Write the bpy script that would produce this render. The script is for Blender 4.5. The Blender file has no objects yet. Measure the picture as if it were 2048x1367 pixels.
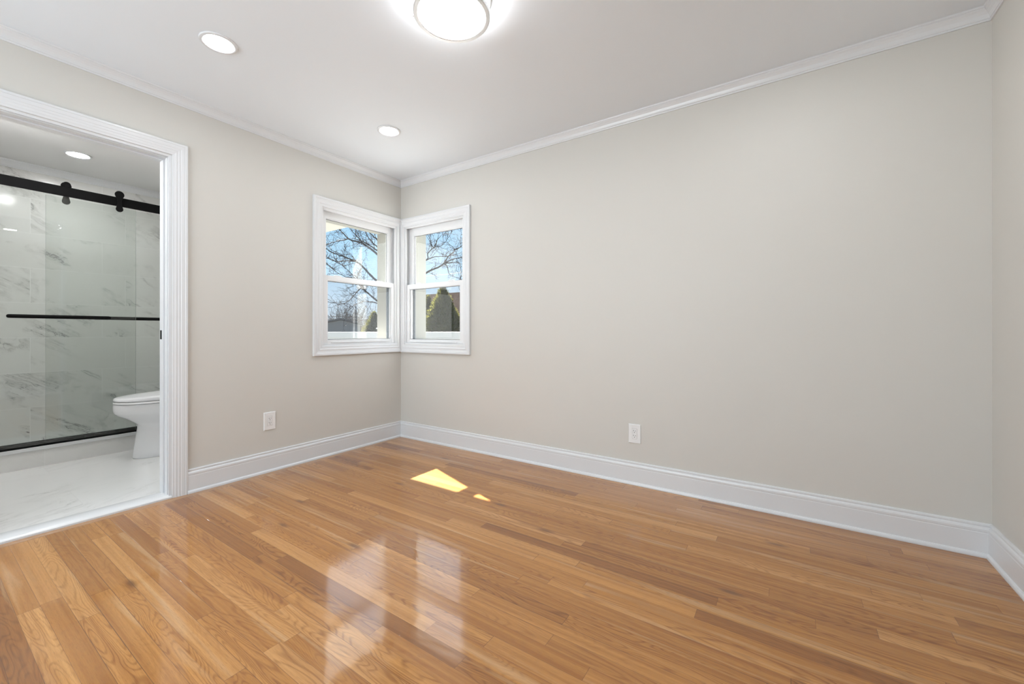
import bpy, bmesh, math, random
from mathutils import Vector, Matrix, noise as mnoise
PI = math.pi
S = bpy.context.scene
C = S.collection

# ------------------------------------------------------------------ camera
cam = bpy.data.objects.new('camera', bpy.data.cameras.new('camera'))
C.objects.link(cam)
cam.location = (3.0897, -2.6995, 1.0003)
cam.rotation_euler = (PI / 2 + 0.0008, 0.0, 0.5892)
cam.data.sensor_width = 36.0
cam.data.lens = 14.4826
cam.data.shift_y = -0.01022
cam.data.clip_start = 0.02
cam.data.clip_end = 500
S.camera = cam

# ------------------------------------------------------------------ world, sun, exposure
W = bpy.data.worlds.new('sky')
S.world = W
W.use_nodes = True
wn = W.node_tree
wn.nodes.clear()
# clear winter sky: pale near the horizon, blue higher up, a little thin cloud
wtc = wn.nodes.new('ShaderNodeTexCoord')
wsep = wn.nodes.new('ShaderNodeSeparateXYZ')
wn.links.new(wtc.outputs['Generated'], wsep.inputs[0])
wmap = wn.nodes.new('ShaderNodeMapping')
wmap.inputs['Scale'].default_value = (3.0, 3.0, 11.0)
wn.links.new(wtc.outputs['Generated'], wmap.inputs[0])
wnz = wn.nodes.new('ShaderNodeTexNoise')
wnz.inputs['Scale'].default_value = 1.6
wnz.inputs['Detail'].default_value = 5
wn.links.new(wmap.outputs[0], wnz.inputs['Vector'])
wr = wn.nodes.new('ShaderNodeValToRGB')
el = wr.color_ramp.elements
while len(el) < 5:
    el.new(0.5)
for e, (p, c) in zip(el, ((0.0, (0.74, 0.84, 0.94)), (0.07, (0.60, 0.77, 0.94)), (0.17, (0.41, 0.65, 0.87)), (0.38, (0.24, 0.50, 0.82)), (1.0, (0.13, 0.33, 0.76)))):
    e.position = p
    e.color = c + (1,)
wn.links.new(wsep.outputs[2], wr.inputs[0])
wcl = wn.nodes.new('ShaderNodeMapRange')
for k, v in ((1, 0.50), (2, 0.80), (3, 0.0), (4, 0.55)):
    wcl.inputs[k].default_value = v
wn.links.new(wnz.outputs['Fac'], wcl.inputs[0])
wmx = wn.nodes.new('ShaderNodeMix')
wmx.data_type = 'RGBA'
wn.links.new(wcl.outputs[0], wmx.inputs[0])
wn.links.new(wr.outputs[0], wmx.inputs[6])
wmx.inputs[7].default_value = (0.80, 0.85, 0.92, 1)
bg = wn.nodes.new('ShaderNodeBackground')
bg.inputs['Strength'].default_value = 1.3
wo = wn.nodes.new('ShaderNodeOutputWorld')
wn.links.new(wmx.outputs[2], bg.inputs[0])
wn.links.new(bg.outputs[0], wo.inputs[0])

sun = bpy.data.objects.new('sun', bpy.data.lights.new('sun', 'SUN'))
C.objects.link(sun)
sun.data.energy = 55.0
sun.data.color = (1.0, 0.97, 0.94)
sun.data.angle = 0.0093
sun.location = (-10, 4, 9)
sun.rotation_euler = Vector((1.0, -0.361, -0.9615)).to_track_quat('-Z', 'Y').to_euler()

def area(name, loc, dirv, sx, sy, power, col=(1, 1, 1)):
    l = bpy.data.objects.new(name, bpy.data.lights.new(name, 'AREA'))
    C.objects.link(l)
    l.data.shape = 'RECTANGLE'
    l.data.size = sx
    l.data.size_y = sy
    l.data.energy = power
    l.data.color = col
    l.location = loc
    l.rotation_euler = Vector(dirv).to_track_quat('-Z', 'Y').to_euler()
    return l
# added lamp behind the camera, brightening the room through an added window
area('rear_fill_lamp', (1.5, -4.34, 1.42), (0, 1, 0), 2.3, 1.2, 86, (0.87, 0.945, 1.0))

# added lamps just outside the corner windows, for bright reflections on the floor
area('corner_fill_lamp', (-0.112, -0.45, 1.42), (1, 0, 0), 0.70, 1.02, 5.5, (1.0, 1.0, 1.0))
area('corner_fill_lamp', (0.45, 0.112, 1.42), (0, -1, 0), 0.70, 1.02, 5.5, (1.0, 1.0, 1.0))

S.view_settings.view_transform = 'Standard'
S.view_settings.look = 'None'
S.view_settings.exposure = 0.0
S.view_settings.gamma = 1.0
S.view_settings.use_curve_mapping = False

# ------------------------------------------------------------------ dimensions
RW = 3.8442      # room width (x)
RL = 4.2         # room length (-y)
H = 2.44
TK = 0.28        # outer wall thickness
GZ = -0.8        # ground outside

# ------------------------------------------------------------------ node helper
class NT:
    def __init__(self, name):
        self.m = bpy.data.materials.new(name)
        self.m.use_nodes = True
        self.t = self.m.node_tree
        self.t.nodes.clear()
        self.out = self.t.nodes.new('ShaderNodeOutputMaterial')
    def n(self, typ, **kw):
        nd = self.t.nodes.new(typ)
        for k, v in kw.items():
            setattr(nd, k, v)
        return nd
    def put(self, sock, v):
        if isinstance(v, bpy.types.NodeSocket):
            self.t.links.new(v, sock)
        elif v is not None:
            if hasattr(sock.default_value, '__len__') and not hasattr(v, '__len__'):
                v = (v,) * len(sock.default_value)
            if hasattr(v, '__len__') and hasattr(sock.default_value, '__len__') and len(v) == 3 and len(sock.default_value) == 4:
                v = tuple(v) + (1,)
            sock.default_value = v
    def math(self, op, a, b=None, c=None, clamp=False):
        nd = self.n('ShaderNodeMath', operation=op, use_clamp=clamp)
        for i, v in enumerate((a, b, c)):
            if v is not None:
                self.put(nd.inputs[i], v)
        return nd.outputs[0]
    def mix(self, f, a, b, blend='MIX'):
        nd = self.n('ShaderNodeMix', data_type='RGBA', blend_type=blend)
        self.put(nd.inputs[0], f)
        self.put(nd.inputs[6], a)
        self.put(nd.inputs[7], b)
        return nd.outputs[2]
    def maprange(self, v, a, b, c=0.0, d=1.0):
        nd = self.n('ShaderNodeMapRange')
        for i, x in enumerate((v, a, b, c, d)):
            self.put(nd.inputs[i], x)
        return nd.outputs[0]
    def obco(self):
        return self.n('ShaderNodeTexCoord').outputs['Object']
    def sep(self, v):
        nd = self.n('ShaderNodeSeparateXYZ')
        self.put(nd.inputs[0], v)
        return nd.outputs
    def comb(self, x=0.0, y=0.0, z=0.0):
        nd = self.n('ShaderNodeCombineXYZ')
        for i, v in enumerate((x, y, z)):
            self.put(nd.inputs[i], v)
        return nd.outputs[0]
    def noise(self, vec, scale=5.0, detail=2.0, rough=0.5, dist=0.0, dim='3D'):
        nd = self.n('ShaderNodeTexNoise', noise_dimensions=dim)
        self.put(nd.inputs['Vector'], vec)
        nd.inputs['Scale'].default_value = scale
        nd.inputs['Detail'].default_value = detail
        nd.inputs['Roughness'].default_value = rough
        nd.inputs['Distortion'].default_value = dist
        return nd.outputs['Fac']
    def ramp(self, f, stops):
        nd = self.n('ShaderNodeValToRGB')
        el = nd.color_ramp.elements
        while len(el) < len(stops):
            el.new(0.5)
        for e, (p, c) in zip(el, stops):
            e.position = p
            e.color = tuple(c) + (1,) if len(c) == 3 else c
        self.put(nd.inputs[0], f)
        return nd.outputs[0]
    def bump(self, h, strength=0.2, dist=0.01, normal=None):
        nd = self.n('ShaderNodeBump')
        nd.inputs['Strength'].default_value = strength
        nd.inputs['Distance'].default_value = dist
        self.put(nd.inputs['Height'], h)
        if normal is not None:
            self.put(nd.inputs['Normal'], normal)
        return nd.outputs[0]
    def principled(self, **kw):
        nd = self.n('ShaderNodeBsdfPrincipled')
        for k, v in kw.items():
            self.put(nd.inputs[k.replace('_', ' ')], v)
        self.t.links.new(nd.outputs[0], self.out.inputs[0])
        return nd

def simple(name, col, rough=0.5, metal=0.0, var=0.04, scale=6.0, bump=0.0, bscale=200.0, **kw):
    t = NT(name)
    co = t.obco()
    f = t.noise(co, scale, 3)
    c = t.mix(f, tuple(x * (1 - var) for x in col), tuple(min(1, x * (1 + var)) for x in col))
    nrm = None
    if bump:
        nrm = t.bump(t.noise(co, bscale, 2), bump, 0.002)
    a = dict(Base_Color=c, Roughness=rough, Metallic=metal, **kw)
    p = t.principled(**a)
    if nrm is not None:
        t.put(p.inputs['Normal'], nrm)
    return t.m

def emitter(name, col, strength):
    t = NT(name)
    e = t.n('ShaderNodeEmission')
    f = t.noise(t.obco(), 3.0, 1)
    t.put(e.inputs[0], t.mix(f, tuple(x * 0.99 for x in col), col))
    e.inputs[1].default_value = strength
    t.t.links.new(e.outputs[0], t.out.inputs[0])
    return t.m

def thin_glass(name, tint, refl=0.04, rough=0.0):
    t = NT(name)
    g = t.n('ShaderNodeNewGeometry')
    d = t.n('ShaderNodeVectorMath', operation='DOT_PRODUCT')
    t.put(d.inputs[0], g.outputs['Incoming'])
    t.put(d.inputs[1], g.outputs['Normal'])
    x = t.math('SUBTRACT', 1.0, t.math('ABSOLUTE', d.outputs['Value']), clamp=True)
    fr = t.math('MULTIPLY_ADD', t.math('POWER', x, 5.0), 1 - refl, refl, clamp=True)
    tr = t.n('ShaderNodeBsdfTransparent')
    t.put(tr.inputs[0], t.mix(t.noise(t.obco(), 2.0, 1), tint, tuple(v * 0.995 for v in tint)))
    gl = t.n('ShaderNodeBsdfGlossy')
    gl.inputs['Roughness'].default_value = rough
    mx = t.n('ShaderNodeMixShader')
    t.put(mx.inputs[0], fr)
    t.t.links.new(tr.outputs[0], mx.inputs[1])
    t.t.links.new(gl.outputs[0], mx.inputs[2])
    t.t.links.new(mx.outputs[0], t.out.inputs[0])
    return t.m

# ------------------------------------------------------------------ materials
def wood_floor():
    t = NT('oak_strip_floor')
    x, y, z = t.sep(t.obco())
    BW = 0.0572
    # one border board runs along the left wall, at right angles to the strips
    border = t.math('LESS_THAN', x, 0.062)
    row0 = t.math('DIVIDE', t.math('ADD', y, 10.013), BW)
    row = t.math('FLOOR', row0)
    fy = t.math('FRACT', row0)
    wr = t.n('ShaderNodeTexWhiteNoise', noise_dimensions='1D')
    t.put(wr.inputs['W'], row)
    rr = wr.outputs['Value']
    xo = t.math('ADD', t.math('DIVIDE', x, 1.05), t.math('MULTIPLY', rr, 97.0))
    v1 = t.n('ShaderNodeTexVoronoi', voronoi_dimensions='1D', feature='F1')
    t.put(v1.inputs['W'], xo)
    v1.inputs['Scale'].default_value = 1.0
    v1.inputs['Randomness'].default_value = 0.85
    v2 = t.n('ShaderNodeTexVoronoi', voronoi_dimensions='1D', feature='DISTANCE_TO_EDGE')
    t.put(v2.inputs['W'], xo)
    v2.inputs['Scale'].default_value = 1.0
    v2.inputs['Randomness'].default_value = 0.85
    ex = t.math('MULTIPLY', v2.outputs['Distance'], 1.05)
    ey = t.math('MULTIPLY', t.math('MINIMUM', fy, t.math('SUBTRACT', 1.0, fy)), BW)
    cs = t.sep(v1.outputs['Color'])
    id1 = t.math('FRACT', t.math('ADD', cs[0], rr))
    id2 = t.math('FRACT', t.math('ADD', cs[1], t.math('MULTIPLY', rr, 3.7)))
    id3 = t.math('FRACT', t.math('ADD', cs[2], t.math('MULTIPLY', rr, 7.3)))
    base = t.ramp(id1, [(0.0, (0.33, 0.133, 0.030)), (0.12, (0.41, 0.175, 0.041)), (0.5, (0.50, 0.224, 0.055)),
                        (0.85, (0.585, 0.279, 0.078)), (1.0, (0.665, 0.345, 0.118))])
    # hue drift from board to board (pinkish to yellowish oak)
    base = t.mix(t.maprange(id2, 0, 1, 0.0, 0.45), base, t.mix(0.5, base, (1.0, 0.92, 0.62), 'MULTIPLY'))
    # long straight grain
    gco = t.comb(t.math('MULTIPLY_ADD', x, 0.9, t.math('MULTIPLY', id2, 31.0)), t.math('MULTIPLY_ADD', y, 62.0, t.math('MULTIPLY', id3, 77.0)), t.math('MULTIPLY', id1, 9.0))
    g1 = t.noise(gco, 1.0, 4, 0.62, 0.5)
    # cathedral figure
    cco = t.comb(t.math('MULTIPLY_ADD', x, 2.1, t.math('MULTIPLY', id3, 53.0)), t.math('MULTIPLY_ADD', y, 15.0, t.math('MULTIPLY', id2, 19.0)), t.math('MULTIPLY', id1, 23.0))
    cn = t.math('ADD', t.noise(cco, 1.0, 1.4, 0.4, 0.25), t.math('MULTIPLY', g1, 0.030))
    bands = t.math('SINE', t.math('MULTIPLY', cn, t.math('MULTIPLY_ADD', id2, 90.0, 80.0)))
    bands = t.maprange(bands, -0.2, 1.0, 0.0, 1.0)
    bands = t.math('MULTIPLY', t.math('POWER', bands, 1.6), t.maprange(g1, 0.25, 0.6, 0.35, 1.0))
    camt = t.math('MULTIPLY', bands, t.maprange(id3, 0.12, 0.8, 0.10, 0.72))
    # broad heartwood / sapwood streaks
    hn = t.noise(t.comb(t.math('MULTIPLY_ADD', x, 0.9, t.math('MULTIPLY', id1, 41.0)), t.math('MULTIPLY_ADD', y, 20.0, t.math('MULTIPLY', id3, 13.0)), id2), 1.0, 2, 0.5, 0.6)
    col = t.mix(t.maprange(g1, 0.30, 0.70, 0.0, 0.78), base, t.mix(1.0, base, (0.60, 0.50, 0.40), 'MULTIPLY'))
    col = t.mix(camt, col, t.mix(1.0, col, (0.52, 0.42, 0.33), 'MULTIPLY'))
    col = t.mix(t.maprange(hn, 0.58, 0.72, 0.0, 0.55), col, t.mix(1.0, col, (0.66, 0.55, 0.44), 'MULTIPLY'))
    col = t.mix(t.maprange(hn, 0.40, 0.29, 0.0, 0.40), col, (0.66, 0.43, 0.22))
    # small knots
    kv = t.n('ShaderNodeTexVoronoi', voronoi_dimensions='2D', feature='F1')
    t.put(kv.inputs['Vector'], t.comb(t.math('MULTIPLY', x, 0.42), t.math('MULTIPLY', y, 1.5), 0.0))
    kv.inputs['Scale'].default_value = 1.7
    knot = t.math('MULTIPLY', t.maprange(kv.outputs['Distance'], 0.012, 0.045, 1.0, 0.0), 0.7)
    col = t.mix(knot, col, (0.13, 0.055, 0.02))
    # pores
    po = t.noise(t.comb(t.math('MULTIPLY', x, 30.0), t.math('MULTIPLY', y, 900.0), 0.0), 1.0, 2, 0.5)
    col = t.mix(t.maprange(po, 0.54, 0.72, 0.0, 0.45), col, (0.17, 0.075, 0.028))
    # joints
    gw = t.noise(t.comb(t.math('MULTIPLY', x, 1.1), t.math('MULTIPLY', row, 7.7), 0.0), 1.0, 1)
    lim = t.maprange(gw, 0.35, 0.7, 0.00035, 0.0011)
    gap = t.math('MAXIMUM', t.math('LESS_THAN', ey, lim), t.math('LESS_THAN', ex, 0.0009))
    gapc = t.math('MULTIPLY', gap, t.maprange(gw, 0.35, 0.65, 0.35, 0.8))
    plank = t.mix(gapc, col, (0.11, 0.045, 0.016))
    # border board
    bg1 = t.noise(t.comb(t.math('MULTIPLY', x, 70.0), t.math('MULTIPLY', y, 2.2), 0.0), 1.0, 3, 0.6, 0.4)
    bcol = t.mix(bg1, (0.32, 0.145, 0.052), (0.50, 0.26, 0.10))
    bedge = t.math('LESS_THAN', t.math('ABSOLUTE', t.math('SUBTRACT', x, 0.0612)), 0.0007)
    bcol = t.mix(bedge, bcol, (0.12, 0.05, 0.02))
    fin = t.mix(border, plank, bcol)
    # varnish: slow waves, fine ripple, joints
    wv = t.noise(t.comb(t.math('MULTIPLY', x, 5.0), t.math('MULTIPLY', y, 15.0), row), 1.0, 2, 0.5, 0.4)
    rp = t.noise(t.comb(t.math('MULTIPLY', x, 55.0), t.math('MULTIPLY', y, 130.0), 0.0), 1.0, 3, 0.6)
    cup = t.math('MULTIPLY', t.math('POWER', t.math('SUBTRACT', fy, 0.5), 2.0), 0.35)
    h = t.math('ADD', t.math('MULTIPLY_ADD', rp, 0.030, t.math('MULTIPLY', wv, 0.55)), cup)
    h = t.math('SUBTRACT', h, t.math('MULTIPLY', gap, 0.25))
    nrm = t.bump(h, 0.45, 0.0016)
    rv = t.noise(t.comb(x, y, 0.0), 2.2, 3)
    p = t.principled(Base_Color=fin, Roughness=t.maprange(g1, 0.2, 0.8, 0.34, 0.46), Coat_Weight=1.0,
                     Coat_Roughness=t.maprange(rv, 0.3, 0.7, 0.05, 0.12), Coat_IOR=1.58, Specular_IOR_Level=0.08)
    t.put(p.inputs['Normal'], nrm)
    t.put(p.inputs['Coat Normal'], nrm)
    return t.m

def marble(name, axes, tw, th, off, base, vein, ox=0.0, oy=0.0, vscale=1.0, vamt=0.75, grout=(0.80, 0.80, 0.79), rough=0.12):
    t = NT(name)
    s = t.sep(t.obco())
    u, v = s[axes[0]], s[axes[1]]
    b = t.n('ShaderNodeTexBrick', offset=off, offset_frequency=2, squash=1.0)
    uv = t.comb(t.math('ADD', u, ox), t.math('ADD', v, oy), 0.0)
    t.put(b.inputs['Vector'], uv)
    b.inputs['Color1'].default_value = (0, 0, 0, 1)
    b.inputs['Color2'].default_value = (1, 1, 1, 1)
    b.inputs['Mortar'].default_value = (0.5, 0.5, 0.5, 1)
    b.inputs['Scale'].default_value = 1.0
    b.inputs['Mortar Size'].default_value = 0.0018
    b.inputs['Mortar Smooth'].default_value = 0.1
    b.inputs['Bias'].default_value = 0.0
    b.inputs['Brick Width'].default_value = tw
    b.inputs['Row Height'].default_value = th
    rid = t.sep(b.outputs['Color'])[0]
    seed = t.math('MULTIPLY', rid, 83.0)
    w = t.noise(t.comb(u, v, seed), 2.2 * vscale, 4, 0.6)
    # veins run diagonally across each tile
    du = t.math('MULTIPLY', t.math('ADD', t.math('MULTIPLY', u, 0.8), t.math('MULTIPLY', v, 0.75)), vscale)
    dv = t.math('MULTIPLY', t.math('SUBTRACT', t.math('MULTIPLY', v, 2.4), t.math('MULTIPLY', u, -1.5)), vscale)
    vn = t.noise(t.comb(t.math('MULTIPLY_ADD', w, 1.4, du), dv, seed), 1.3, 7, 0.66, 0.5)
    ridge = t.math('ABSOLUTE', t.math('SUBTRACT', vn, 0.5))
    line = t.math('MULTIPLY', t.maprange(ridge, 0.0, 0.012, 1.0, 0.0), t.maprange(t.noise(t.comb(u, v, seed), 9.0 * vscale, 3, 0.6), 0.42, 0.62, 0.25, 1.0))
    soft = t.maprange(ridge, 0.0, 0.06, 0.26, 0.0)
    mask = t.maprange(t.noise(t.comb(u, v, t.math('ADD', seed, 7.0)), 2.6 * vscale, 4, 0.6), 0.48, 0.60, 0.0, 1.0)
    vv = t.math('MULTIPLY', t.math('MAXIMUM', line, soft), t.math('MULTIPLY', mask, vamt), clamp=True)
    cl = t.mix(t.noise(t.comb(u, v, seed), 3.0, 3), tuple(x * 0.93 for x in base), base)
    col = t.mix(vv, cl, vein)
    col = t.mix(t.math('MULTIPLY', b.outputs['Fac'], 0.85), col, grout)
    p = t.principled(Base_Color=col, Roughness=rough)
    t.put(p.inputs['Normal'], t.bump(b.outputs['Fac'], -0.15, 0.001))
    return t.m

M = {}
M['wall'] = simple('greige_wall_paint', (0.645, 0.630, 0.594), 0.55, var=0.012, scale=2.0, bump=0.06, bscale=260)
M['ceiling'] = simple('white_ceiling_paint', (0.82, 0.865, 0.915), 0.7, var=0.01, scale=2.0, bump=0.03, bscale=220)
M['ceiling_bath'] = simple('white_bathroom_ceiling', (0.78, 0.78, 0.78), 0.7, var=0.01, scale=2.0)
M['trim'] = simple('white_semigloss_trim', (0.735, 0.748, 0.768), 0.28, var=0.01, scale=4.0, bump=0.02, bscale=90)
M['vinyl'] = simple('white_vinyl_sash', (0.78, 0.79, 0.805), 0.32, var=0.01)
M['liner'] = simple('grey_track_liner', (0.42, 0.43, 0.44), 0.5, var=0.03)
M['floor'] = wood_floor()
M['tile_wall'] = marble('marble_shower_tile', (1, 2), 0.614, 0.30, 0.27, (0.73, 0.728, 0.712), (0.13, 0.127, 0.125), ox=10 * 0.614 + 1.442, oy=3.0 - 1.849 + 0.30 * 3, vscale=1.0, vamt=1.15)
M['tile_side'] = marble('marble_side_tile', (0, 2), 0.614, 0.30, 0.27, (0.73, 0.728, 0.712), (0.13, 0.127, 0.125), ox=6.3, oy=3.0 - 1.849 + 0.30 * 3, vamt=0.85)
M['tile_curb'] = marble('marble_curb_tile', (1, 2), 0.614, 0.40, 0.0, (0.80, 0.795, 0.775), (0.30, 0.29, 0.28), ox=7.0, oy=0.2, vamt=0.35)
M['tile_floor'] = marble('marble_floor_tile', (1, 0), 1.2, 0.60, 0.5, (0.82, 0.82, 0.81), (0.24, 0.235, 0.23), ox=8.1, oy=6.0, vscale=0.9, vamt=0.55, grout=(0.74, 0.74, 0.73), rough=0.18)
M['quartz'] = simple('white_quartz', (0.72, 0.73, 0.74), 0.2, var=0.015, scale=9)
M['black'] = simple('matte_black_metal', (0.004, 0.004, 0.0043), 0.55, var=0.1, Specular_IOR_Level=0.10)
M['shower_glass'] = thin_glass('greenish_shower_glass', (0.955, 0.970, 0.961), 0.045)
M['glass_edge'] = simple('grey_green_glass_edge', (0.20, 0.245, 0.23), 0.3)
M['pane'] = thin_glass('window_glass', (0.985, 0.99, 0.985), 0.035)
M['ceramic'] = simple('white_vitreous_china', (0.84, 0.845, 0.86), 0.08, var=0.008, Coat_Weight=0.5)
M['seat'] = simple('white_toilet_plastic', (0.82, 0.825, 0.84), 0.2, var=0.008)
M['chrome'] = simple('chrome', (0.8, 0.8, 0.82), 0.12, 1.0)
M['nickel'] = simple('brushed_nickel', (0.80, 0.80, 0.80), 0.38, 1.0)
M['plate'] = simple('white_outlet_plastic', (0.83, 0.835, 0.84), 0.3, var=0.008)
M['slot'] = simple('dark_slot', (0.02, 0.02, 0.02), 0.7)
M['drum'] = emitter('lit_flush_drum', (0.98, 0.99, 1.0), 17.5)
M['down'] = emitter('lit_downlight_lens', (0.985, 0.99, 1.0), 80.0)
M['down_bath'] = emitter('lit_bathroom_lens', (0.99, 0.995, 1.0), 190.0)
M['fill'] = emitter('lit_fill_tube', (0.99, 0.995, 1.0), 38.0)  # glow of the light bar added to the bathroom
M['gasket'] = simple('dark_glazing_gasket', (0.05, 0.055, 0.06), 0.6)
M['screen_frame'] = simple('slate_screen_frame', (0.13, 0.15, 0.17), 0.5)
M['siding'] = simple('cream_siding', (0.52, 0.515, 0.475), 0.6, var=0.02)
M['soffit'] = simple('cream_soffit', (0.58, 0.57, 0.53), 0.6, var=0.02)
M['fence'] = simple('white_vinyl_fence', (0.62, 0.62, 0.61), 0.45, var=0.02)
M['bark'] = simple('grey_brown_bark', (0.026, 0.021, 0.019), 0.85, var=0.35, scale=9)
M['twig'] = simple('brown_twigs', (0.026, 0.021, 0.020), 0.85, var=0.3, scale=9)
M['grass'] = simple('winter_lawn', (0.13, 0.127, 0.105), 0.9, var=0.3, scale=3)
M['garage_wall'] = simple('grey_garage_siding', (0.19, 0.197, 0.205), 0.8, var=0.03)
M['garage_roof'] = simple('dark_garage_roof', (0.10, 0.10, 0.105), 0.8, var=0.1)
M['house_wall'] = simple('tan_house_siding', (0.16, 0.135, 0.105), 0.7, var=0.05)
M['pole'] = simple('weathered_pole', (0.10, 0.085, 0.075), 0.8, var=0.2)
M['cable'] = simple('black_cable', (0.03, 0.03, 0.035), 0.6)

def screen_mesh():
    t = NT('insect_screen_mesh')
    tr = t.n('ShaderNodeBsdfTransparent')
    df = t.n('ShaderNodeBsdfDiffuse')
    df.inputs[0].default_value = (0.10, 0.105, 0.11, 1)
    mx = t.n('ShaderNodeMixShader')
    t.put(mx.inputs[0], t.maprange(t.noise(t.obco(), 30.0, 2), 0.0, 1.0, 0.09, 0.11))
    t.t.links.new(tr.outputs[0], mx.inputs[1])
    t.t.links.new(df.outputs[0], mx.inputs[2])
    t.t.links.new(mx.outputs[0], t.out.inputs[0])
    return t.m
M['mesh'] = screen_mesh()
def shingles():
    t = NT('brown_shingle_roof')
    co = t.obco()
    s = t.sep(co)
    b = t.n('ShaderNodeTexBrick', offset=0.5)
    t.put(b.inputs['Vector'], t.comb(s[0], s[1], 0.0))
    b.inputs['Color1'].default_value = (0.026, 0.019, 0.016, 1)
    b.inputs['Color2'].default_value = (0.038, 0.029, 0.024, 1)
    b.inputs['Mortar'].default_value = (0.025, 0.02, 0.018, 1)
    b.inputs['Scale'].default_value = 1.0
    b.inputs['Brick Width'].default_value = 0.3
    b.inputs['Row Height'].default_value = 0.14
    b.inputs['Mortar Size'].default_value = 0.012
    t.principled(Base_Color=b.outputs['Color'], Roughness=0.95, Specular_IOR_Level=0.0)
    return t.m
M['shingle'] = shingles()

def foliage(name, a, b):
    t = NT(name)
    f = t.noise(t.obco(), 14.0, 3, 0.7)
    c = t.mix(f, a, b)
    df = t.n('ShaderNodeBsdfDiffuse')
    tl = t.n('ShaderNodeBsdfTranslucent')
    t.put(df.inputs[0], c)
    t.put(tl.inputs[0], t.mix(0.5, c, (0.16, 0.15, 0.03)))
    mx = t.n('ShaderNodeMixShader')
    mx.inputs[0].default_value = 0.45
    t.t.links.new(df.outputs[0], mx.inputs[1])
    t.t.links.new(tl.outputs[0], mx.inputs[2])
    t.t.links.new(mx.outputs[0], t.out.inputs[0])
    return t.m
M['conifer'] = foliage('conifer_needles', (0.022, 0.030, 0.010), (0.105, 0.105, 0.030))

# ------------------------------------------------------------------ object helpers
ORG = {}
def tag(o, label=None, cat=None, group=None, kind=None):
    if label: o['label'] = label
    if cat: o['category'] = cat
    if group: o['group'] = group
    if kind: o['kind'] = kind
    return o
def empty(name, loc, label=None, cat=None, group=None, kind=None):
    o = bpy.data.objects.new(name, None)
    o.empty_display_size = 0.1
    C.objects.link(o)
    o.location = loc
    ORG[o] = Vector(loc)
    return tag(o, label, cat, group, kind)
def obj(name, bm, mat, parent=None, origin=None, smooth=False, kind=None):
    """bm holds world coordinates; the object is moved to its origin / parent"""
    bmesh.ops.remove_doubles(bm, verts=bm.verts, dist=1e-6)
    bmesh.ops.recalc_face_normals(bm, faces=bm.faces)
    po = ORG[parent] if parent else Vector((0, 0, 0))
    og = Vector(origin) if origin else po
    for v in bm.verts:
        v.co -= og
    me = bpy.data.meshes.new(name)
    bm.to_mesh(me)
    bm.free()
    for m in (mat if isinstance(mat, (list, tuple)) else [mat]):
        me.materials.append(m)
    if smooth:
        for p in me.polygons:
            p.use_smooth = True
        try:
            me.set_sharp_from_angle(angle=math.radians(38))
        except Exception:
            pass
    o = bpy.data.objects.new(name, me)
    C.objects.link(o)
    if parent:
        o.parent = parent
    o.location = og - po
    ORG[o] = og
    if kind:
        o['kind'] = kind
    return o
def B():
    return bmesh.new()
def box(bm, x0, x1, y0, y1, z0, z1, bev=0.0, seg=2):
    r = bmesh.ops.create_cube(bm, size=1.0)
    vs = r['verts']
    for v in vs:
        v.co = Vector(((x0 + x1) / 2 + v.co.x * (x1 - x0), (y0 + y1) / 2 + v.co.y * (y1 - y0), (z0 + z1) / 2 + v.co.z * (z1 - z0)))
    if bev:
        es = list({e for v in vs for e in v.link_edges})
        bmesh.ops.bevel(bm, geom=es, offset=bev, segments=seg, profile=0.5, affect='EDGES')
    return bm
def loft(bm, loops, closed=True, cap0=True, cap1=True):
    rows = [[bm.verts.new(p) for p in lp] for lp in loops]
    n = len(rows[0])
    for a, b in zip(rows, rows[1:]):
        for i in range(n if closed else n - 1):
            j = (i + 1) % n
            try:
                bm.faces.new((a[i], a[j], b[j], b[i]))
            except ValueError:
                pass
    if cap0: bm.faces.new(rows[0][::-1])
    if cap1: bm.faces.new(rows[-1])
    return bm
def tube(bm, pts, rad, n=6, cap=True):
    pts = [Vector(p) for p in pts]
    if not hasattr(rad, '__len__'):
        rad = [rad] * len(pts)
    loops = []
    up = None
    for i, p in enumerate(pts):
        d = (pts[min(i + 1, len(pts) - 1)] - pts[max(i - 1, 0)])
        if d.length < 1e-9: d = Vector((0, 0, 1))
        d.normalize()
        if up is None:
            up = Vector((0, 0, 1)) if abs(d.z) < 0.9 else Vector((1, 0, 0))
        a = d.cross(up)
        if a.length < 1e-6: a = d.orthogonal()
        a.normalize()
        up = a.cross(d).normalized()
        loops.append([p + (a * math.cos(2 * PI * k / n) + up * math.sin(2 * PI * k / n)) * rad[i] for k in range(n)])
    return loft(bm, loops, True, cap, cap)
def lathe(bm, prof, cx, cy, cz, n=48, axis='z'):
    """prof: (r, h) points; revolved about the axis through (cx,cy,cz)"""
    loops = []
    for r, h in prof:
        lp = []
        for k in range(n):
            a = 2 * PI * k / n
            c, s = max(r, 1e-5) * math.cos(a), max(r, 1e-5) * math.sin(a)
            if axis == 'z': lp.append((cx + c, cy + s, cz + h))
            elif axis == 'x': lp.append((cx + h, cy + c, cz + s))
            else: lp.append((cx + c, cy + h, cz + s))
        loops.append(lp)
    return loft(bm, loops, True, True, True)
def prof_run(bm, prof, path, mapf):
    """sweep (d, z) profile along a list of mapf(d, z, k) stations"""
    loops = [[mapf(d, z, k) for d, z in prof] for k in path]
    return loft(bm, loops, True, True, True)
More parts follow.
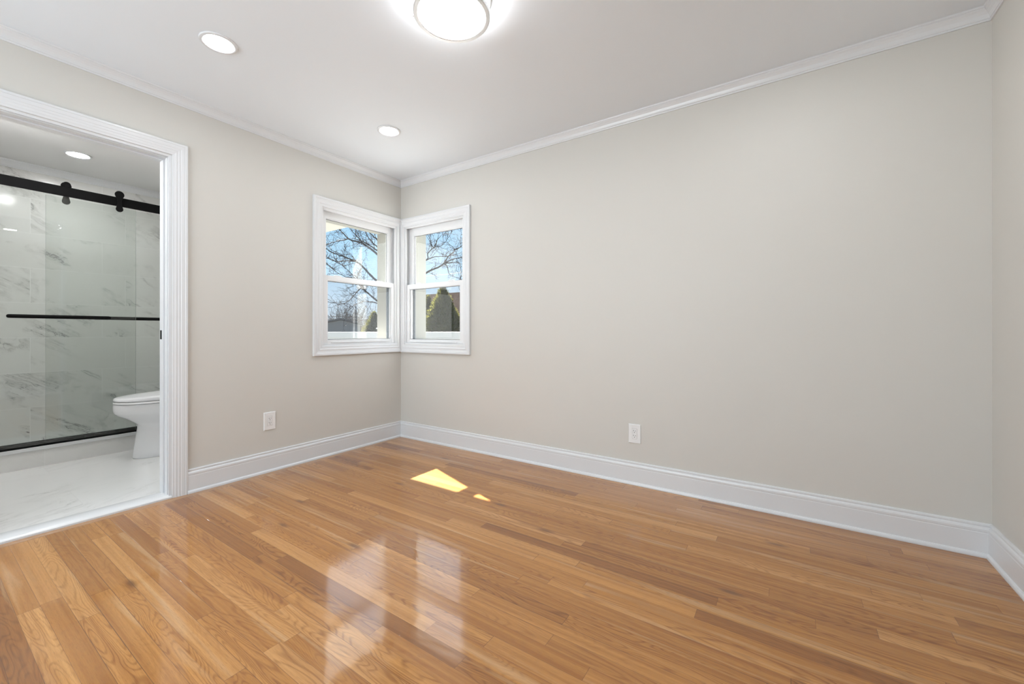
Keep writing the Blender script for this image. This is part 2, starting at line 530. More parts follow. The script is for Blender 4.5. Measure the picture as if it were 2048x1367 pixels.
# wall mappings: u along the wall, v up, t out of the wall into the room
def on_left(u, v, t): return Vector((t, u, v))
def on_back(u, v, t): return Vector((u, -t, v))
def ring(bm, rect, w4, prof, mapf, open_bottom=False):
    """mitred moulding round a rectangle. rect u0,u1,v0,v1 = outer edges, w4 = widths left,right,bottom,top;
    prof = (fraction across 0 outer .. 1 inner, thickness)"""
    u0, u1, v0, v1 = rect
    wl, wr, wb, wt = w4
    loops = []
    pr = [(prof[0][0], 0.0)] + list(prof) + [(prof[-1][0], 0.0)]
    for a, th in pr:
        if open_bottom:
            c = [(u0 + wl * a, v0), (u0 + wl * a, v1 - wt * a), (u1 - wr * a, v1 - wt * a), (u1 - wr * a, v0)]
        else:
            c = [(u0 + wl * a, v0 + wb * a), (u0 + wl * a, v1 - wt * a), (u1 - wr * a, v1 - wt * a), (u1 - wr * a, v0 + wb * a)]
        loops.append([mapf(u, v, th) for u, v in c])
    rows = [[bm.verts.new(p) for p in lp] for lp in loops]
    n = 4
    m = len(rows)
    for i in range(m):
        a, b = rows[i], rows[(i + 1) % m]
        for k in range(n - 1 if open_bottom else n):
            j = (k + 1) % n
            bm.faces.new((a[k], a[j], b[j], b[k]))
    if open_bottom:
        bm.faces.new([r[0] for r in rows])
        bm.faces.new([r[3] for r in rows][::-1])
    return bm

# ------------------------------------------------------------------ room shell
DY0, DY1, DH = -2.60, -1.775, 2.066      # bathroom doorway
LW = (-0.812, -0.050, 0.885, 2.0)        # hole of the left window (y0,y1,z0,z1)
BWN = (0.050, 0.794, 0.885, 2.0)         # hole of the back window (x0,x1,z0,z1)
TI = 0.09                                # inner leaf
BX0, BY0, BY1 = -2.33, -2.65, -1.03      # bathroom far wall x, side walls y

b = B(); box(b, 0, RW, -RL, 0, -0.06, 0.0); obj('floor', b, M['floor'], kind='structure')
b = B(); box(b, -TI - 0.03, RW + 0.12, -RL - 0.12, TK, H, H + 0.2); box(b, -TK, -TI - 0.03, -0.91, TK, H, H + 0.2); obj('ceiling', b, M['ceiling'], kind='structure')
b = B(); box(b, -2.45, -TI - 0.03, -2.77, -0.91, H, H + 0.2); obj('ceiling_bathroom', b, M['ceiling_bath'], kind='structure')
b = B()   # left wall, inner leaf, with doorway and window hole
for y0, y1, z0, z1 in ((-RL, DY0, 0, H), (DY0, DY1, DH, H), (DY1, LW[0], 0, H), (LW[0], LW[1], 0, LW[2]), (LW[0], LW[1], LW[3], H), (LW[1], TI, 0, H)):
    box(b, -TI, 0, y0, y1, z0, z1)
obj('wall_left', b, M['wall'], kind='structure')
b = B()
for x0, x1, z0, z1 in ((0, BWN[0], 0, H), (BWN[0], BWN[1], 0, BWN[2]), (BWN[0], BWN[1], BWN[3], H), (BWN[1], RW, 0, H)):
    box(b, x0, x1, 0, TI, z0, z1)
obj('wall_back', b, M['wall'], kind='structure')
b = B(); box(b, RW, RW + 0.12, -RL - 0.12, TI, 0, H); obj('wall_right', b, M['wall'], kind='structure')
# wall behind the camera, with a hole added for the lamp outside it
FW = (0.35, 2.65, 0.80, 2.02)
b = B()
for x0, x1, z0, z1 in ((-TI, FW[0], 0, H), (FW[0], FW[1], 0, FW[2]), (FW[0], FW[1], FW[3], H), (FW[1], RW, 0, H)):
    box(b, x0, x1, -RL - 0.12, -RL, z0, z1)
obj('wall_front', b, M['wall'], kind='structure')
# outer leaves with cream reveals
LO = (-0.85, -0.055, 0.90, 1.962)
BO = (0.052, 0.84, 0.90, 2.02)
b = B()
for y0, y1, z0, z1 in ((-0.91, LO[0], GZ, H), (LO[0], LO[1], GZ, LO[2]), (LO[0], LO[1], LO[3], H), (LO[1], TK, GZ, H)):
    box(b, -TK, -TI, y0, y1, z0, z1)
obj('wall_outside_left', b, M['siding'], kind='structure')
b = B()
for x0, x1, z0, z1 in ((-TI, BO[0], GZ, H), (BO[0], BO[1], GZ, BO[2]), (BO[0], BO[1], BO[3], H), (BO[1], RW + 0.12, GZ, H)):
    box(b, x0, x1, TI, TK, z0, z1)
obj('wall_outside_back', b, M['siding'], kind='structure')
# bathroom shell
b = B(); box(b, BX0, 0.0 - TI, BY0, BY1, -0.06, 0.012); box(b, -TI, -0.03, DY0, DY1, -0.06, 0.012); obj('floor_bathroom', b, M['tile_floor'], kind='structure')
b = B(); box(b, BX0 - 0.12, BX0, BY0 - 0.12, -0.91, GZ, H); obj('wall_bathroom_back', b, M['tile_wall'], kind='structure')
b = B(); box(b, BX0, -1.44, BY1, -0.91, GZ, H); obj('wall_shower_side', b, M['tile_side'], kind='structure')
b = B(); box(b, -1.44, -TI, BY1, -0.91, GZ, H); obj('wall_bathroom_right', b, M['wall'], kind='structure')
b = B(); box(b, BX0, -TI, BY0 - 0.12, BY0, GZ, H); obj('wall_bathroom_left', b, M['wall'], kind='structure')
b = B(); box(b, -TI - 0.03, -TI, BY0, DY0, 0, H); box(b, -TI - 0.03, -TI, DY1, BY1, 0, H); box(b, -TI - 0.03, -TI, DY0, DY1, DH, H)
obj('wall_bathroom_front', b, M['wall'], kind='structure')

# baseboards, with shoe moulding
BP = [(0, 0), (0.025, 0), (0.0255, 0.006), (0.0235, 0.013), (0.0195, 0.018), (0.0155, 0.0195), (0.0155, 0.106), (0.0145, 0.108), (0.0145, 0.1105),
      (0.0155, 0.1125), (0.0158, 0.122), (0.0135, 0.1285), (0.0095, 0.1325), (0.0085, 0.1335), (0.0085, 0.1355), (0.0102, 0.1375), (0.0102, 0.143), (0.0085, 0.1468), (0.005, 0.1482), (0, 0.1482)]
DC = -1.698      # outer edge of the door casing
b = B(); prof_run(b, BP, (0, 1), lambda d, z, k: (d, (DC + 0.0) if k == 0 else -d, z)); obj('baseboard_left', b, M['trim'], kind='structure')
b = B(); prof_run(b, BP, (0, 1), lambda d, z, k: (d if k == 0 else RW - d, -d, z)); obj('baseboard_back', b, M['trim'], kind='structure')
b = B(); prof_run(b, BP, (0, 1), lambda d, z, k: (RW - d, -d if k == 0 else -RL, z)); obj('baseboard_right', b, M['trim'], kind='structure')
b = B(); prof_run(b, BP, (0, 1), lambda d, z, k: (d, -RL if k == 0 else -2.675, z)); obj('baseboard_left_rear', b, M['trim'], kind='structure')
# crown mouldings
CP = [(0, 2.380), (0.006, 2.380), (0.0072, 2.3855), (0.0062, 2.388), (0.0095, 2.3905), (0.0105, 2.396), (0.0145, 2.408), (0.022, 2.419), (0.0275, 2.424), (0.0295, 2.427), (0.0285, 2.4295), (0.033, 2.4325), (0.0345, 2.4395), (0, 2.4395)]
b = B(); prof_run(b, CP, (0, 1), lambda d, z, k: (d, -RL if k == 0 else -d, z)); obj('trim_1', b, M['trim'], kind='structure')
b = B(); prof_run(b, CP, (0, 1), lambda d, z, k: (d if k == 0 else RW - d, -d, z)); obj('trim_2', b, M['trim'], kind='structure')
b = B(); prof_run(b, CP, (0, 1), lambda d, z, k: (RW - d, -d if k == 0 else -RL, z)); obj('trim_3', b, M['trim'], kind='structure')
b = B(); prof_run(b, CP, (0, 1), lambda d, z, k: (BX0 + d, BY0 if k == 0 else BY1, z)); obj('trim_4', b, M['trim'], kind='structure')

# ------------------------------------------------------------------ bathroom doorway
CASP = [(0.0, 0.017), (0.03, 0.0185), (0.16, 0.0185), (0.19, 0.0165), (0.22, 0.0175), (0.42, 0.0165), (0.46, 0.0145), (0.50, 0.0145), (0.53, 0.0155), (0.60, 0.0150), (0.66, 0.0128), (0.70, 0.0128), (0.73, 0.0138), (0.80, 0.0132), (0.88, 0.0105), (0.95, 0.0105), (1.0, 0.009)]
door = empty('door_1', (0, (DY0 + DY1) / 2, 0), kind='structure')
b = B(); ring(b, (-2.675, DC, 0.0, 2.143), (0.075, 0.075, 0, 0.075), CASP, on_left, True); obj('casing', b, M['trim'], door)
b = B()
for y0, y1 in ((DY1 - 0.0125, DY1), (DY0, DY0 + 0.0125)):
    s = 1 if y0 > -2 else -1
    box(b, -0.124, 0.0, y0, y1, 0.012, DH)
    yy = (DY1 - 0.021, DY1 - 0.0125) if s > 0 else (DY0 + 0.0125, DY0 + 0.021)
    box(b, -0.124, -0.072, yy[0], yy[1], 0.016, DH - 0.0125, 0.0015)
    box(b, -0.046, -0.014, yy[0] + (0.004 if s > 0 else 0), yy[1] - (0 if s > 0 else 0.004), 0.016, DH - 0.0125, 0.0015)
box(b, -0.124, 0.0, DY0 + 0.0125, DY1 - 0.0125, DH - 0.0125, DH)
box(b, -0.124, -0.072, DY0 + 0.021, DY1 - 0.021, DH - 0.021, DH - 0.0125, 0.0015)
box(b, -0.046, -0.014, DY0 + 0.021, DY1 - 0.021, DH - 0.017, DH - 0.0125, 0.0015)
obj('jamb', b, M['trim'], door)
b = B(); prof_run(b, [(-0.118, 0.0), (0.012, 0.0), (0.012, 0.009), (0.009, 0.0125), (-0.01, 0.0195), (-0.10, 0.0195), (-0.118, 0.0135)], (DY0 + 0.0, DY1 - 0.0), lambda d, z, k: (d, k, z))
obj('threshold', b, M['quartz'], door, smooth=True)
b = B(); box(b, -0.112, -0.088, DY1 - 0.0225, DY1 - 0.0205, 0.955, 1.010, 0.0008)
obj('strike_plate', b, M['black'], door)['label'] = 'small black strike plate'

# ------------------------------------------------------------------ corner windows
WCP = [(0.0, 0.021), (0.04, 0.023), (0.20, 0.023), (0.24, 0.0195), (0.30, 0.0195), (0.36, 0.0165), (0.52, 0.0150), (0.60, 0.0165), (0.68, 0.0165), (0.74, 0.0130), (0.86, 0.0115), (0.92, 0.0125), (1.0, 0.0110)]
def window(name, outer, w4, hole, mapf, sash_lo, sash_up, base):
    """u increases to the right seen from inside; t < 0 goes into the wall"""
    w = empty(name, base, kind='structure')
    grow = (-0.006, 0.006, -0.006, 0.006, 0, 0)      # sight size of the panes inside the glazing beads
    sash_lo = [a + d for a, d in zip(sash_lo, grow)]
    sash_up = [a + d for a, d in zip(sash_up, grow)]
    def bx(bm, u0, u1, v0, v1, t0, t1, bev=0.0):
        p, q = mapf(u0, v0, t0), mapf(u1, v1, t1)
        box(bm, min(p.x, q.x), max(p.x, q.x), min(p.y, q.y), max(p.y, q.y), min(p.z, q.z), max(p.z, q.z), bev, 1)
    b = B(); ring(b, outer, w4, WCP, mapf); obj('casing', b, M['trim'], w)
    u0, u1, v0, v1 = hole
    L = 0.012
    b = B()
    bx(b, u0, u0 + L, v0, v1, -0.088, 0.0); bx(b, u1 - L, u1, v0, v1, -0.088, 0.0)
    bx(b, u0 + L, u1 - L, v0, v0 + L, -0.088, 0.0); bx(b, u0 + L, u1 - L, v1 - L, v1, -0.088, 0.0)
    # stops and parting beads on the jambs
    for a, c in ((u0 + L, u0 + L + 0.008), (u1 - L - 0.008, u1 - L)):
        bx(b, a, c, v0 + L, v1 - L, -0.0115, -0.002, 0.001)
        bx(b, a, c, v0 + L, v1 - L, -0.0488, -0.0465)
        bx(b, a, c, v0 + L, v1 - L, -0.088, -0.0845)
    bx(b, u0 + L, u1 - L, v1 - L - 0.008, v1 - L, -0.0115, -0.002, 0.001)
    obj('frame', b, M['vinyl'], w)
    b = B()
    zc = (sash_lo[3] + 0.044)
    for a, c in ((u0 + L, u0 + L + 0.003), (u1 - L - 0.003, u1 - L)):
        bx(b, a, c, zc, v1 - L, -0.0455, -0.0120)
    obj('balance_track', b, M['liner'], w)['label'] = 'grey sash track above the lower sash'
    def sash(nm, s, zo, t0, t1):
        g0, g1, h0, h1, o0, o1 = s
        b = B()
        bx(b, o0, g0, zo[0], zo[1], t0, t1, 0.0015); bx(b, g1, o1, zo[0], zo[1], t0, t1, 0.0015)
        bx(b, g0, g1, zo[0], h0, t0 + 0.0007, t1 - 0.0007); bx(b, g0, g1, h1, zo[1], t0 + 0.0007, t1 - 0.0007)
        # glazing bead
        tm = (t0 + t1) / 2
        q = 0.006
        for (a, c, d, e) in ((g0, g0 + q, h0, h1), (g1 - q, g1, h0, h1), (g0 + q, g1 - q, h0, h0 + q), (g0 + q, g1 - q, h1 - q, h1)):
            bx(b, a, c, d, e, tm + 0.002, t1 - 0.007, 0.001)
        so = obj(nm, b, M['vinyl'], w)
        b = B(); bx(b, g0 - 0.004, g1 + 0.004, h0 - 0.004, h1 + 0.004, tm - 0.0035, tm + 0.0005)
        obj('glass_pane', b, M['pane'], so)
        b = B()
        e = 0.0035
        for (a, c, d, f) in ((g0 + q, g0 + q + e, h0 + q, h1 - q), (g1 - q - e, g1 - q, h0 + q, h1 - q), (g0 + q, g1 - q, h0 + q, h0 + q + e), (g0 + q, g1 - q, h1 - q - e, h1 - q)):
            bx(b, a, c, d, f, tm + 0.0006, tm + 0.003)
        obj('gasket', b, M['gasket'], so)['label'] = 'thin dark gasket round the glass'
        return so
    lo = sash('lower_sash', sash_lo, (v0 + L + 0.001, sash_lo[3] + 0.040), -0.0455, -0.0125)
    up = sash('upper_sash', sash_up, (sash_up[2] - 0.039, v1 - L - 0.001), -0.0840, -0.0495)
    # half insect screen outside the lower sash
    s0, s1, q0, q1 = u0 + L, u1 - L, v0 + L, sash_lo[3] + 0.020
    sc = B()
    for (a, c, d, e) in ((s0, s0 + 0.028, q0, q1), (s1 - 0.028, s1, q0, q1), (s0 + 0.028, s1 - 0.028, q0, q0 + 0.02), (s0 + 0.028, s1 - 0.028, q1 - 0.02, q1)):
        bx(sc, a, c, d, e, -0.104, -0.094, 0.001)
    so = obj('screen_frame', sc, M['screen_frame'], w)
    so['label'] = 'slate grey insect screen frame outside the lower sash'
    sc = B(); bx(sc, s0 + 0.026, s1 - 0.026, q0 + 0.018, q1 - 0.018, -0.0992, -0.0988); obj('screen_mesh', sc, M['mesh'], so)
    # tilt latches on top of the meeting rail, lift lip below
    zt = sash_lo[3] + 0.040
    for f in (0.20, 0.78):
        um = sash_lo[4] + (sash_lo[5] - sash_lo[4]) * f
        b = B(); bx(b, um - 0.030, um + 0.030, zt, zt + 0.009, -0.040, -0.018, 0.003)
        obj('tilt_latch', b, M['vinyl'], lo)
    b = B(); bx(b, sash_lo[0] + 0.03, sash_lo[1] - 0.03, sash_lo[2] - 0.020, sash_lo[2] - 0.013, -0.0125, -0.004, 0.002)
    obj('lift_lip', b, M['vinyl'], lo)
    return w
window('window_1', (-0.887, -0.0, 0.810, 2.075), (0.075, 0.052, 0.075, 0.075), LW, on_left,
       (-0.745, -0.107, 0.937, 1.414, -0.799, -0.063), (-0.738, -0.118, 1.464, 1.927, -0.799, -0.063), (0, -0.44, 0.81))
window('window_2', (0.0235, 0.869, 0.806, 2.071), (0.0305, 0.075, 0.075, 0.075), BWN, on_back,
       (0.103, 0.728, 0.930, 1.402, 0.063, 0.781), (0.124, 0.724, 1.452, 1.912, 0.063, 0.781), (0.44, 0, 0.81))
# added unseen double window behind the camera, letting the rear lamp in
w3 = empty('added_rear_window', (1.5, -RL, FW[2]), kind='structure')
b = B()
box(b, FW[0], FW[0] + 0.05, -RL - 0.10, -RL + 0.015, FW[2], FW[3]); box(b, FW[1] - 0.05, FW[1], -RL - 0.10, -RL + 0.015, FW[2], FW[3])
box(b, FW[0] + 0.05, FW[1] - 0.05, -RL - 0.10, -RL + 0.015, FW[2], FW[2] + 0.05); box(b, FW[0] + 0.05, FW[1] - 0.05, -RL - 0.10, -RL + 0.015, FW[3] - 0.05, FW[3])
box(b, 1.47, 1.53, -RL - 0.10, -RL + 0.010, FW[2] + 0.05, FW[3] - 0.05); box(b, FW[0] + 0.05, 1.47, -RL - 0.08, -RL - 0.03, 1.39, 1.43); box(b, 1.53, FW[1] - 0.05, -RL - 0.08, -RL - 0.03, 1.39, 1.43)
obj('frame', b, M['vinyl'], w3)
b = B(); box(b, FW[0] + 0.05, FW[1] - 0.05, -RL - 0.057, -RL - 0.053, FW[2] + 0.05, FW[3] - 0.05); obj('glass_pane', b, M['pane'], w3)

# ------------------------------------------------------------------ ceiling lights
def downlight(x, y, z, label, group, lens='down'):
    t = empty('recessed_downlight', (x, y, z), label, 'ceiling light', group)
    b = B(); lathe(b, [(0.0605, -0.001), (0.0620, -0.0045), (0.066, -0.0075), (0.074, -0.0085), (0.0795, -0.006), (0.081, -0.0005)], x, y, z, 56)
    # open the middle
    obj('trim_ring', b, M['trim'], t, smooth=True)
    b = B(); lathe(b, [(0.0605, -0.0020), (0.0600, -0.0035), (0.03, -0.0040), (0.0, -0.0042)], x, y, z, 56)
    obj('lens', b, M[lens], t, smooth=True)
    return t
GL = 'recessed ceiling downlights'
downlight(0.735, -1.806, H, 'round white recessed downlight in bedroom ceiling nearest the bathroom doorway', GL)
downlight(0.719, -0.738, H, 'round white recessed downlight in bedroom ceiling nearest the corner windows', GL)
downlight(3.10, -0.738, H, 'added unseen downlight in bedroom ceiling nearest the far right corner', GL)  # added out of view to brighten the right wall
downlight(3.10, -1.806, H, 'added unseen downlight in bedroom ceiling beside the long blank wall, right of the flush mount light', GL)  # also added out of view, evens out the room light
def bath_light(x, y, label):
    downlight(x, y, H, label, 'recessed bathroom downlights', 'down_bath')
bath_light(-1.702, -1.876, 'lit recessed downlight in bathroom ceiling above the black shower rail')
bath_light(-0.72, -2.05, 'added unseen downlight in bathroom ceiling between doorway and shower')  # extra lamp added out of view to brighten the bathroom
va = empty('fill_light_bar', (-0.75, BY0, 2.0), 'added unseen vanity light bar on the bathroom side wall', 'added wall light')  # light bar added out of view because the bathroom was too dark
b = B(); box(b, -1.05, -0.45, BY0, BY0 + 0.025, 1.96, 2.04, 0.004); obj('wall_plate', b, M['nickel'], va)
b = B(); tube(b, [(-1.07, BY0 + 0.06, 2.0), (-0.43, BY0 + 0.06, 2.0)], 0.034, 20); obj('light_tube', b, M['fill'], va, smooth=True)
fl = empty('flush_mount_light', (1.893, -1.373, H), 'round flush mount ceiling light with two brushed nickel rings and glowing white drum', 'ceiling light')
fx, fy = 1.893, -1.373
def annulus(bm, r0, r1, z0, z1, n=72, bev=0.003):
    pr = [(r0, z0 + bev), (r0 + bev, z0), (r1 - bev, z0), (r1, z0 + bev), (r1, z1 - bev), (r1 - bev, z1), (r0 + bev, z1), (r0, z1 - bev)]
    rows = [[bm.verts.new((fx + r * math.cos(2 * PI * k / n), fy + r * math.sin(2 * PI * k / n), z)) for k in range(n)] for r, z in pr]
    for i in range(len(rows)):
        a, c = rows[i], rows[(i + 1) % len(rows)]
        for k in range(n):
            j = (k + 1) % n
            bm.faces.new((a[k], a[j], c[j], c[k]))
    return bm
b = B(); annulus(b, 0.143, 0.1625, 2.350, 2.373); obj('lower_ring', b, M['nickel'], fl, smooth=True)
b = B(); annulus(b, 0.154, 0.1685, 2.424, 2.4395); obj('upper_ring', b, M['nickel'], fl, smooth=True)
b = B(); lathe(b, [(0.1475, -0.001), (0.1485, -0.012), (0.1490, -0.066), (0.1425, -0.0665), (0.1420, -0.083), (0.136, -0.0865), (0.10, -0.0885), (0.05, -0.0895), (0.0, -0.090)], fx, fy, H, 72)
obj('drum_shade', b, M['drum'], fl, smooth=True)
for k in range(3):
    a = math.radians(-148.3 + 120 * k)
    ux, uy = math.cos(a), math.sin(a)
    b = B(); tube(b, [(fx + ux * 0.161, fy + uy * 0.161, 2.3615), (fx + ux * 0.166, fy + uy * 0.166, 2.3615), (fx + ux * 0.1665, fy + uy * 0.1665, 2.3615), (fx + ux * 0.171, fy + uy * 0.171, 2.3615)], [0.0025, 0.0025, 0.0048, 0.0035], 10)
    obj('thumbscrew', b, M['nickel'], fl, smooth=True)

# ------------------------------------------------------------------ outlets
def outlet(mapf, u, v, label, hh=0.0625, hw=0.0400):
    o = mapf(u, v, 0)
    t = empty('duplex_outlet', o, label, 'electrical outlet', 'white wall outlets')
    def bx(bm, u0, u1, v0, v1, t0, t1, bev=0.0):
        p, q = mapf(u + u0, v + v0, t0), mapf(u + u1, v + v1, t1)
        box(bm, min(p.x, q.x), max(p.x, q.x), min(p.y, q.y), max(p.y, q.y), min(p.z, q.z), max(p.z, q.z), bev)
    b = B(); ring(b, (u - hw, u + hw, v - hh, v + hh), (hw - 0.0165,) * 2 + (hh - 0.0335,) * 2, [(0, 0.003), (0.10, 0.0062), (0.2, 0.0066), (0.97, 0.0060), (1.0, 0.0045)], mapf)
    obj('cover_plate', b, M['plate'], t)
    b = B(); bx(b, -0.0158, 0.0158, -0.0328, 0.0328, 0.0, 0.0072, 0.0012)
    r = obj('receptacle', b, M['plate'], t)
    for s in (0.0155, -0.0155):
        for du, hgt in ((-0.0062, 0.0048), (0.0062, 0.0038)):
            b = B(); bx(b, du - 0.0012, du + 0.0012, s + 0.001, s + 0.001 + hgt * 1.6, 0.0072, 0.0077)
            obj('blade_slot', b, M['slot'], r)['label'] = 'dark blade slot'
        b = B(); bx(b, -0.0022, 0.0022, s - 0.0085, s - 0.0042, 0.0072, 0.0077)
        obj('ground_hole', b, M['slot'], r)['label'] = 'dark ground hole'
    return t
outlet(on_left, -1.208, 0.362, 'white outlet plate between the bathroom doorway and the corner, below the left window', 0.0635, 0.0405)
outlet(on_back, 2.256, 0.332, 'white outlet plate low on the long blank wall, above its baseboard')

# ------------------------------------------------------------------ shower
SX = -1.47
b = B(); box(b, -1.60, SX, BY0, BY1, 0.012, 0.137); obj('trim_5', b, M['tile_curb'], kind='structure')
b = B(); box(b, -1.615, SX + 0.012, BY0, BY1, 0.137, 0.163, 0.003); obj('trim_6', b, M['quartz'], kind='structure')
fr = empty('shower_door_frame', (-1.475, -1.84, 0.163), 'black shower door header rail and bottom track on the marble curb', 'shower frame')
b = B(); box(b, -1.482, -1.468, BY0, BY1, 2.030, 2.102, 0.002); obj('header_rail', b, M['black'], fr)
b = B(); box(b, -1.520, -1.462, BY0, BY1, 0.163, 0.172); box(b, -1.468, -1.462, BY0, BY1, 0.172, 0.196, 0.001); box(b, -1.520, -1.514, BY0, BY1, 0.172, 0.196, 0.001)
obj('bottom_track', b, M['black'], fr)
b = B(); box(b, -1.464, -1.456, -1.885, -1.825, 0.172, 0.206, 0.002); obj('door_guide', b, M['black'], fr)
def shower_door(gx, side, y0, y1, rollers, hy0, hy1, label, hx):
    t = empty('shower_door', (gx, (y0 + y1) / 2, 0.176), label, 'shower door', 'sliding shower doors')
    b = B(); box(b, gx - 0.004, gx + 0.004, y0, y1, 0.180, 2.022)
    b.faces.ensure_lookup_table()
    for f in b.faces:
        if abs((f.verts[0].co - f.verts[2].co).y) < 1e-4:
            f.material_index = 1
    obj('glass_panel', b, [M['shower_glass'], M['glass_edge']], t)
    for ry in rollers:
        b = B()
        xs = gx + side * 0.0045
        # dumb-bell hanger strap: round head on the rail, waist, round clamp on the glass
        n = 40
        pts = []
        zt, zb, rt, rb, wst = 2.118, 2.000, 0.0290, 0.0225, 0.0125
        for k in range(n + 1):
            a = -0.35 + (PI + 0.70) * k / n
            pts.append((rt * math.cos(a), zt + rt * math.sin(a)))
        for f in (0.25, 0.5, 0.75):
            pts.append((-wst - 0.004 * abs(f - 0.5), zt + (zb - zt) * (0.22 + 0.56 * f)))
        for k in range(n + 1):
            a = PI - 0.35 + (PI + 0.70) * k / n
            pts.append((rb * math.cos(a), zb + rb * math.sin(a)))
        for f in (0.75, 0.5, 0.25):
            pts.append((wst + 0.004 * abs(f - 0.5), zt + (zb - zt) * (0.22 + 0.56 * f)))
        loft(b, [[(xs, ry + p, q) for p, q in pts], [(xs + side * 0.007, ry + p, q) for p, q in pts], [(xs + side * 0.009, ry + p * 0.93, zt + (q - zt) * 0.985) for p, q in pts]])
        xw = gx - side * 0.0045
        h = obj('roller_hanger', b, M['black'], t)
        b = B(); lathe(b, [(0.0, 0), (0.020, 0), (0.022, 0.002), (0.022, 0.012), (0.020, 0.014), (0.0, 0.014)], (gx + 0.004 if side < 0 else gx - 0.018), ry, 2.1245, 32, 'x')
        obj('roller_wheel', b, M['black'], h, smooth=True)
    b = B()
    zz = 1.111
    loops = []
    for yy, r in ((hy0, 0.004), (hy0 + 0.002, 0.009), (hy0 + 0.007, 0.0125), (hy0 + 0.014, 0.0135), (hy1 - 0.014, 0.0135), (hy1 - 0.007, 0.0125), (hy1 - 0.002, 0.009), (hy1, 0.004)):
        loops.append([(hx + 0.75 * r * math.cos(2 * PI * k / 16), yy, zz + r * math.sin(2 * PI * k / 16)) for k in range(16)])
    loft(b, loops)
    hb = obj('handle_bar', b, M['black'], t, smooth=True)
    for yy in (hy0 + 0.05, hy1 - 0.05):
        b = B(); xa = gx + 0.004; tube(b, [(xa, yy, zz), (hx, yy, zz)], [0.008, 0.008], 14)
        obj('standoff', b, M['black'], hb, smooth=True)
    return t
shower_door(-1.448, 1, BY0 + 0.02, -1.582, (-1.685, -2.5), -2.274, -1.741, 'front glass shower door with the longer black handle bar and its roller in front of the rail', -1.415)
shower_door(-1.505, -1, -2.079, BY1 - 0.01, (-1.973, -1.15), -1.83, -1.405, 'rear glass shower door, its round rollers behind the rail, beside the toilet', -1.486)

# ------------------------------------------------------------------ toilet
TX = -1.15
def egg(z, w, yf, yb, n=40, pw=2.0, sx=1.0):
    """closed outline: rounded long front at yf (towards -y), squarer back at yb"""
    ym = yf + (yb - yf) * 0.55
    lp = []
    for k in range(n):
        a = 2 * PI * k / n
        s, c = math.sin(a), math.cos(a)
        e = 2.0 if c > 0 else 3.2
        x = math.copysign(abs(s) ** (2 / (e if c <= 0 else 2.1)), s) * w
        yy = math.copysign(abs(c) ** (2 / e), c)
        y = ym - yy * ((ym - yf) if c > 0 else (yb - ym))
        lp.append(Vector((TX + x, y, z)))
    return lp
toi = empty('toilet', (TX, -1.40, 0.012), 'white one piece toilet with closed lid beside the shower', 'toilet')
b = B()
loft(b, [egg(0.012, 0.108, -1.670, -1.14), egg(0.020, 0.113, -1.677, -1.13), egg(0.06, 0.112, -1.672, -1.13), egg(0.15, 0.108, -1.660, -1.13), egg(0.24, 0.107, -1.648, -1.12),
         egg(0.272, 0.110, -1.646, -1.12), egg(0.290, 0.122, -1.662, -1.12), egg(0.312, 0.140, -1.692, -1.12), egg(0.338, 0.158, -1.728, -1.11), egg(0.362, 0.172, -1.768, -1.10), egg(0.380, 0.179, -1.783, -1.10), egg(0.405, 0.183, -1.787, -1.09), egg(0.435, 0.185, -1.787, -1.09), egg(0.4440, 0.183, -1.785, -1.09), egg(0.4465, 0.179, -1.781, -1.09)])
obj('bowl', b, M['ceramic'], toi, smooth=True)
b = B()
loft(b, [egg(0.4495, 0.178, -1.778, -1.30), egg(0.4515, 0.184, -1.784, -1.30), egg(0.460, 0.185, -1.785, -1.30), egg(0.4655, 0.182, -1.782, -1.30)])
obj('seat', b, M['seat'], toi, smooth=True)
b = B()
lid = []
for z, w, yf in ((0.4690, 0.179, -1.778), (0.4710, 0.184, -1.783), (0.482, 0.1845, -1.783), (0.4885, 0.182, -1.780), (0.4920, 0.176, -1.773), (0.4935, 0.12, -1.71)):
    lp = egg(z, w, yf, -1.30)
    for p in lp:
        p.z += (p.y + 1.78) / 0.48 * 0.018 if z > 0.47 else 0.0
    lid.append(lp)
loft(b, lid)
obj('lid', b, M['seat'], toi, smooth=True)
b = B(); box(b, TX - 0.215, TX + 0.215, -1.275, -1.045, 0.36, 0.74, 0.03, 4); obj('tank', b, M['ceramic'], toi, smooth=True)
b = B(); box(b, TX - 0.222, TX + 0.222, -1.283, -1.040, 0.742, 0.778, 0.012, 3); tl = obj('tank_lid', b, M['ceramic'], toi, smooth=True)
b = B(); lathe(b, [(0.0, 0.0), (0.022, 0.0), (0.022, 0.006), (0.018, 0.008), (0.0, 0.009)], TX, -1.16, 0.778, 28); obj('flush_button', b, M['chrome'], tl, smooth=True)

